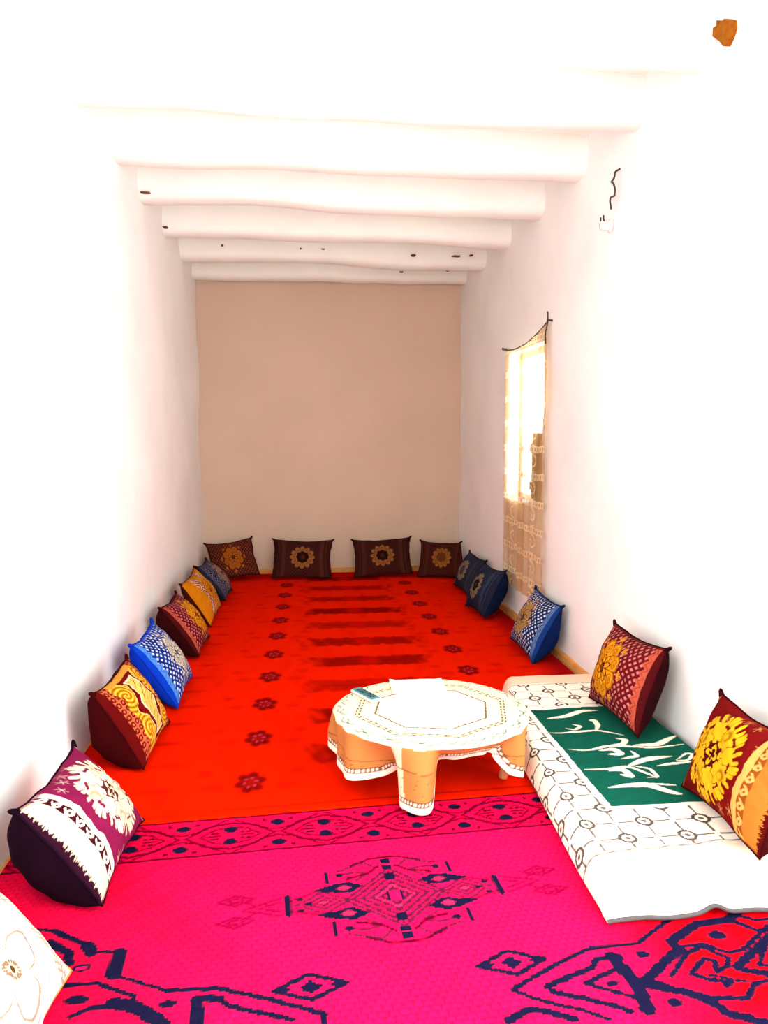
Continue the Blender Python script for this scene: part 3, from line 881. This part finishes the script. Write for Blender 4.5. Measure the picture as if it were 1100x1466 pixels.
NP = 420
phi = np.linspace(-180, 180, NP, endpoint=False)
kp = np.array([-180, -160, -146, -134, -128, -121.5, -119.5, -98, -96, -88, -66, -50, -43, -30, -12, 2, 20, 50, 75, 90, 105, 150, 165, 180])
kl = np.array([.19, .205, .20, .19, .17, .185, .262, .270, .13, .10, .085, .11, .20, .235, .235, .21, .12, .09, .20, .22, .18, .10, .17, .19])
Lp = np.interp(phi, kp, kl)
RT = .407
nt_, nd_ = 120, 46
rows = []; cols = []
ph = np.radians(phi)
CR, TAN, TEAL, DKG = '#e2c79c', '#c9a46a', '#2c6a5e', '#4a4a34'
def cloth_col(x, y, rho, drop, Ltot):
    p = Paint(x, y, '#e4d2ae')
    p.fill(drop > .016 + .004 * np.sin(np.arctan2(y, x) * 23), '#a9713a')  # hanging part tinted tan-orange: shade and red bounce put into the colour
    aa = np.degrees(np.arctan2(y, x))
    p.fill((drop > .016) & (aa > -121) & (aa < -115.2 + 30 * drop ** 2), '#e4d2ae', .9)  # cream stripe paints the lit left side of the front strip
    def octa(apo):
        return np.max(np.stack([np.abs(x * math.cos(k) + y * math.sin(k)) for k in (math.radians(22.5 + 45 * i + 10) for i in range(4))]), 0)
    o_ = octa(1)
    top = drop <= 0
    ang = np.arctan2(y, x)
    dash = (np.sin(ang * 60) > -.55)
    p.fill(top & (o_ < .225), '#f3e6cc')
    p.fill(top & (np.abs(o_ - .232) < .004), '#2e2a18', .9)
    p.fill(top & (np.abs(o_ - .305) < .011) & dash, '#2e280e', .9)
    p.fill(top & (np.abs(o_ - .305) < .003), '#e8d8a8', 1)
    for k in range(12):
        p.ell((.03 * math.cos(k * 2.4) * (k / 7), .03 * math.sin(k * 2.4) * (k / 7)), .004, .004, '#9a8a60', .8)
    sc = np.abs(rho - (.385 + .008 * np.sin(ang * 40)))
    p.fill(top & (sc < .004) & (np.sin(ang * 20 + 1) > -.3), TEAL, .9)
    p.fill(top & (np.abs(rho - (.396 - .007 * np.sin(ang * 40))) < .004) & (np.sin(ang * 17) > -.2), TEAL, .8)
    # stitched band near the hem
    hb = Ltot - drop
    p.fill((drop > 0) & (np.abs(hb - .038) < .011), '#4c3a2a', .85)
    p.fill((drop > 0) & (np.abs(hb - .038) < .006) & (np.sin(ang * 190) > 0), '#f3e6cc')
    p.fill((drop > 0) & (hb < .027), '#f3e6d0')
    p.fill((drop > 0) & (np.abs(drop - .11 - .008 * np.sin(ang * 7)) < .0022), '#6a4424', .8)
    sp = wob(x * 160, y * 160, drop * 160, seed=3)
    p.fill((drop > .13) & (sp > .75) & (hb > .06), '#5a3a24', .7)
    return p.C
for i in range(nt_):
    rho = RT * (i / (nt_ - 1)) ** .9
    x, y = rho * np.cos(ph), rho * np.sin(ph)
    zz = np.full(NP, TZ - .002) + .001 * wob(x * 18, y * 18, seed=2)
    if rho > RT - .02: zz = zz - .006 * ((rho - RT + .02) / .02) ** 2
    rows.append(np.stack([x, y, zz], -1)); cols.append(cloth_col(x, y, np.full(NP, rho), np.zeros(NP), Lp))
foldA = .010 * np.sin(ph * 9 + .4) + .007 * np.sin(ph * 17 + 1.3) + .005 * np.sin(ph * 5)
strip = np.exp(-((phi + 108.7) / 12.6) ** 8)
def lobe(c, w): return np.exp(-(((phi - c + 180) % 360 - 180) / w) ** 6)
hang = np.clip(strip + lobe(-20, 28) + lobe(-168, 38) + lobe(78, 30), 0, 1)
for i in range(1, nd_ + 1):
    s = i / nd_
    d = Lp * s
    bend = np.clip(d / .02, 0, 1)
    rr = RT + .012 * np.sin(bend * math.pi / 2) + foldA * np.clip(d / .08, 0, 1.4) * (1 - .5 * strip) - 1.15 * np.maximum(d - .012, 0) * (1 - hang) - .03 * np.maximum(d - .02, 0) * strip + .03 * d * (hang - strip) - .30 * d * lobe(-12, 22)
    # the front corner hangs as one strip with a soft fold down its left side
    rr = rr + strip * .016 * np.sin((phi + 108.7) / 13 * 2.4 + .6) * np.clip(d / .1, 0, 1)
    x, y = rr * np.cos(ph), rr * np.sin(ph)
    zz = TZ - .008 - np.maximum(d - .012, .3 * d)
    zz = np.maximum(zz, .018)
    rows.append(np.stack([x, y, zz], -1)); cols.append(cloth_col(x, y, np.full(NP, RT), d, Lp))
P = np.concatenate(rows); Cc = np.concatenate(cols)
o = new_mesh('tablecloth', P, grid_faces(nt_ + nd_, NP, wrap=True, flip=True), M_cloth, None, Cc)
o.location = (TC[0], TC[1], 0)
md = o.modifiers.new('thick', 'SOLIDIFY'); md.thickness = .0022; md.offset = 1
tag(o, 'cream printed tablecloth with octagon lines draped over the low round table', 'tablecloth')

M_teal = plain('teal_plastic', '#3f7f86', .4, .4)
M_greyplastic = plain('pale_grey_plastic', '#b9c2bd', .5, .3)
M_darkbtn = plain('dark_rubber', '#22343a', .6, .3)
rc = tag(empty('remote_control', (.280, 3.325, TZ + .003)), 'teal remote control lying at the left side of the round table', 'remote control')
rc.rotation_euler = (0, 0, math.radians(-62) + math.pi / 2 + math.radians(0))
bm = bmesh.new(); add_box(bm, (-.028, -.09, 0), (.028, .09, .014), .004); bm_obj('remote_body', bm, M_greyplastic, rc)
bm = bmesh.new(); add_box(bm, (-.022, -.082, .0135), (.022, .082, .0185), .002); bm_obj('face_plate', bm, M_teal, rc)
bm = bmesh.new()
for i in range(6):
    for j in range(3): add_box(bm, (-.016 + j * .012, -.066 + i * .022, .018), (-.008 + j * .012, -.054 + i * .022, .0205))
bm_obj('keypad', bm, M_darkbtn, rc)
rc.rotation_euler = (0, 0, math.radians(27))

M_paper = plain('white_paper', '#f6f2ea', .8, .1, .02, 20, .1, 60)
n = 24
x, y = np.meshgrid(np.linspace(-.125, .125, n), np.linspace(-.105, .105, n))
z = .0025 + .004 * sstep(np.abs(x), .09, .125) + .0015 * wob(x * 12, y * 12, seed=3)
o = new_mesh('paper_sheet', np.stack([x, y, z], -1).reshape(-1, 3), grid_faces(n, n), M_paper)
o.location = (.530, 3.435, TZ + .0015); o.rotation_euler = (0, 0, math.radians(-2))
md = o.modifiers.new('thick', 'SOLIDIFY'); md.thickness = .0012; md.offset = 1
tag(o, 'plain white paper sheet at the far side of the round table', 'paper')

# ------------------------------------------------------------------ mattress and blanket
def left_x(y): return np.interp(y, [2.0, 2.3, 3.2, 4.12], [.895, .90, .955, 1.115])
MX = XR - .04
M_mat = plain('navy_ticking', '#1c2238', .9, .05, .15, 20, .2, 200)
ys = np.linspace(2.24, 4.06, 40); prof = [(0, .018), (0, .10), (.015, .112), (1, .112), (1, .018)]
P = []
for yv in ys:
    lx = float(left_x(yv)) + .035
    for q, (a_, zz) in enumerate(prof):
        xx = lx + (.015 if q == 2 else 0) if q < 3 else MX - .01
        P.append((xx, yv, zz))
f = grid_faces(40, 5, wrap=True) + [(0, 1, 2, 3, 4), tuple(39 * 5 + k for k in (4, 3, 2, 1, 0))]
o = new_mesh('floor_mattress', np.array(P), f, M_mat, smooth=False)
bm = bmesh.new(); bm.from_mesh(o.data); bmesh.ops.recalc_face_normals(bm, faces=bm.faces); bm.to_mesh(o.data); bm.free()
tag(o, 'thin navy floor mattress along the right wall, under the printed blanket', 'mattress')

LEAF = [([[1.153,3.427],[1.237,3.449],[1.356,3.511],[1.429,3.51]],.0325),([[1.11,3.262],[1.224,3.25],[1.335,3.272],[1.432,3.205]],.0173),([[1.324,3.259],[1.363,3.328],[1.369,3.388],[1.346,3.391]],.026),([[1.197,3.302],[1.233,3.275],[1.279,3.322],[1.248,3.347]],.0173),
([[1.127,3.073],[1.217,3.055],[1.319,3.095],[1.495,3.05],[1.649,3.073]],.0173),([[1.258,3.051],[1.324,3.056],[1.34,3.004],[1.284,3.01]],.0303),([[1.319,3.095],[1.387,3.101],[1.42,3.151],[1.383,3.169]],.026),([[1.423,3.084],[1.534,3.085],[1.663,3.166]],.0346),
([[1.126,2.872],[1.214,2.865],[1.315,2.888],[1.363,2.815],[1.382,2.77]],.0173),([[1.217,2.849],[1.282,2.857],[1.287,2.791],[1.251,2.81]],.0325),([[1.344,2.774],[1.392,2.779],[1.393,2.857],[1.34,2.885]],.0151),([[1.315,2.888],[1.4,2.937],[1.536,2.958]],.0325),([[1.315,2.958],[1.395,2.974],[1.386,3.024]],.0173),
([[1.16,2.711],[1.242,2.722],[1.318,2.718],[1.38,2.647],[1.409,2.628]],.0368),([[1.302,2.726],[1.392,2.71],[1.427,2.702]],.013),([[1.539,2.922],[1.615,2.987],[1.639,2.972],[1.589,2.917],[1.536,2.915]],.0151),([[1.433,2.875],[1.522,2.889],[1.613,2.902]],.0173)]
def blade(p, pts, w, col):
    """a leaf: polyline whose width swells in the middle"""
    pts = np.array(pts); m = len(pts)
    tt = np.linspace(0, m - 1, 26)
    q = np.stack([np.interp(tt, range(m), pts[:, 0]), np.interp(tt, range(m), pts[:, 1])], -1)
    for _ in range(3): q[1:-1] = (q[:-2] + 2 * q[1:-1] + q[2:]) / 4
    for i in range(len(q) - 1):
        f_ = math.sin(math.pi * (i + .7) / len(q)) ** .8
        p.stroke([tuple(q[i]), tuple(q[i + 1])], max(w * f_, .004), col)
na_, nb_ = 250, 430
sa = np.linspace(0, 1, na_); yb_ = np.linspace(2.075, 4.12, nb_)
SA, YY = np.meshgrid(sa, yb_)
LX = left_x(YY)
# cross-section by arc length: up the rounded left side, then over the top
Htop = .126 * sstep(YY, 2.06, 2.27) ** .7 * (1 - .9 * sstep(YY, 4.07, 4.135))
Htop = np.maximum(Htop, .030)
side = .125; W = (MX - LX) + side
q = SA * W
t_ = np.clip(q / (side * 1.25), 0, 1)
Xb = np.where(t_ < 1, LX + .055 * (1 - np.cos(t_ * math.pi / 2)), LX + .055 + (q - side * 1.25) / (W - side * 1.25) * (MX - LX - .055))
Zb = np.where(t_ < 1, .025 + (Htop - .025) * np.sin(t_ * math.pi / 2), Htop)
Zb = Zb + .0025 * wob(Xb * 9, YY * 9, seed=4) + .006 * np.exp(-((YY - 2.28) / .05) ** 2) * wob(Xb * 12, YY * 3, seed=6)
# a rumple of the hem at the near end
rump = np.exp(-((Xb - 1.24 - .05 * np.sin((YY - 2.08) * 20)) / .035) ** 2) * (1 - sstep(YY, 2.10, 2.26))
Zb = Zb + .022 * rump
Zb = np.maximum(Zb, .025)
Yb2 = YY + .018 * wob(Xb * 5, YY * 0, seed=7) * (1 - sstep(YY, 2.1, 2.3)) - .05 * (1 - sstep(Xb, .88, 1.02)) * 0
# design coordinate across, flattened on the side
DX = np.where(t_ < 1, LX + .055 - (1 - t_) * .13 , Xb)
BG = '#f0dcc4'
p = Paint(DX, YY, BG)
p.fill((YY > 2.30) & (YY < 4.0), '#f6e8d6')
LINE = '#2c2a20'
# lattice with rings
g = .105; x0_, y0_ = .97, 2.87
gx, gy = (DX - x0_) / g, (YY - y0_) / g
ix, iy = np.round(gx), np.round(gy)
fx, fy = np.abs(gx - ix) * g, np.abs(gy - iy) * g
lat = (YY > 2.275 + .02 * sstep(DX, .9, 1.3)) & (YY < 3.93)
p.fill(lat & (fx < .0042) & (np.abs((gy % 1) - .5) < .36), LINE, .9)
p.fill(lat & (fy < .0042) & (np.abs((gx % 1) - .5) < .40), LINE, .9)
node = ((ix + iy) % 2 == 0)
d = np.hypot((gx - ix) * g, (gy - iy) * g)
p.fill(lat & node & (d < .034), '#f6e8d6')
p.fill(lat & node & (np.abs(d - .027) < .0062), LINE, .95)
p.fill(lat & node & (d < .010), LINE, .9)
# green panel
P0, P1 = [(1.108, 2.566), (1.70, 2.56), (1.70, 3.58), (1.104, 3.548)], '#0b4a3a'
band = inpoly(DX, YY, [(1.084, 2.54), (1.72, 2.535), (1.72, 3.61), (1.08, 3.575)])
p.fill(band, '#f6e8d6')
pg = inpoly(DX, YY, P0)
p.fill(pg, P1)
p.fill(pg & True, '#0f6e58', .0)
p.fill((pg * 1.0) * np.clip(.5 + .5 * wob(DX * 30, YY * 30, seed=9), 0, 1), '#0d5a48', .5)
for pts, w in LEAF: blade(p, pts, w, '#f4e6cf')
p.stroke([(.80, 2.285), (.95, 2.265), (1.4, 2.30), (1.8, 2.31)], .007, LINE, .9)
p.stroke([(.70, 3.93), (1.75, 3.93)], .006, LINE, .8)
p.fill(YY > 3.94, '#e8bfa0', .8)
p.stroke([(LX.min() - .08, 2.2), (.81, 2.3), (.87, 3.2), (1.03, 4.1)], .012, LINE, .5)
verts = np.stack([Xb, Yb2, Zb], -1).reshape(-1, 3)
bl = new_mesh('blanket', verts, grid_faces(nb_, na_), M_blanket, None, p.C.reshape(-1, 3))
md = bl.modifiers.new('thick', 'SOLIDIFY'); md.thickness = .006; md.offset = -1
tag(bl, 'white printed blanket with ring lattice and green leaf panel spread over the floor mattress', 'blanket')
M_hem = plain('grey_hem', '#4c4a4a', .9, .05, .1, 40, .3, 300)
bm = bmesh.new()
hemp = [Vector(verts[j]) + Vector((0, -.003, -.002)) for j in range(4, na_, 2)]
add_tube(bm, hemp, .0065, 8)
bmesh.ops.recalc_face_normals(bm, faces=bm.faces)
o = bm_obj('hem', bm, M_hem, bl, True); o['label'] = 'grey bound hem'

# ------------------------------------------------------------------ light: daylight through the door, the curtained window and two added unseen openings
w = bpy.data.worlds.new('daylight'); scene.world = w; w.use_nodes = True
bg = w.node_tree.nodes['Background']
bg.inputs['Color'].default_value = (.97, .985, 1, 1)
bg.inputs['Strength'].default_value = 12
def portal(name, loc, rot, sx, sy):
    l = bpy.data.lights.new(name, 'AREA'); l.shape = 'RECTANGLE'; l.size = sx; l.size_y = sy
    l.cycles.is_portal = True
    o = bpy.data.objects.new(name, l); o.location = loc; o.rotation_euler = rot; COL.objects.link(o)
portal('door_portal', ((DOOR[0] + DOOR[1]) / 2, YF - .36, DOOR[3] / 2), (math.radians(90), 0, 0), DOOR[1] - DOOR[0], DOOR[3])
portal('window_portal', (XR + .36, (WIN[0] + WIN[1]) / 2, (WIN[2] + WIN[3]) / 2), (0, math.radians(90), 0), WIN[3] - WIN[2], WIN[1] - WIN[0])
portal('added_left_opening_portal', (XL - .36, (W3[0] + W3[1]) / 2, (W3[2] + W3[3]) / 2), (0, math.radians(-90), 0), W3[3] - W3[2], W3[1] - W3[0])
portal('added_right_opening_portal', (XR + .36, (W2[0] + W2[1]) / 2, (W2[2] + W2[3]) / 2), (0, math.radians(90), 0), W2[3] - W2[2], W2[1] - W2[0])

# ------------------------------------------------------------------ camera
cam = bpy.data.cameras.new('camera'); co = bpy.data.objects.new('camera', cam); COL.objects.link(co)
ph_, th_ = math.radians(5.7622), math.radians(6.1946)
F = Vector((math.sin(th_) * math.cos(ph_), math.cos(th_) * math.cos(ph_), -math.sin(ph_)))
R = Vector((math.cos(th_), -math.sin(th_), 0)); Uv = R.cross(F)
mtx = Matrix((R, Uv, -F)).transposed().to_4x4(); mtx.translation = Vector((0, 0, 1.47))
co.matrix_world = mtx
cam.sensor_fit = 'HORIZONTAL'; cam.sensor_width = 36; cam.lens = 36; cam.clip_start = .02
scene.camera = co

vs_ = scene.view_settings
vs_.view_transform = 'Standard'; vs_.look = 'None'; vs_.gamma = 1; vs_.exposure = .1
scene.cycles.use_denoising = True
scene.cycles.max_bounces = 12; scene.cycles.diffuse_bounces = 8; scene.cycles.transparent_max_bounces = 12
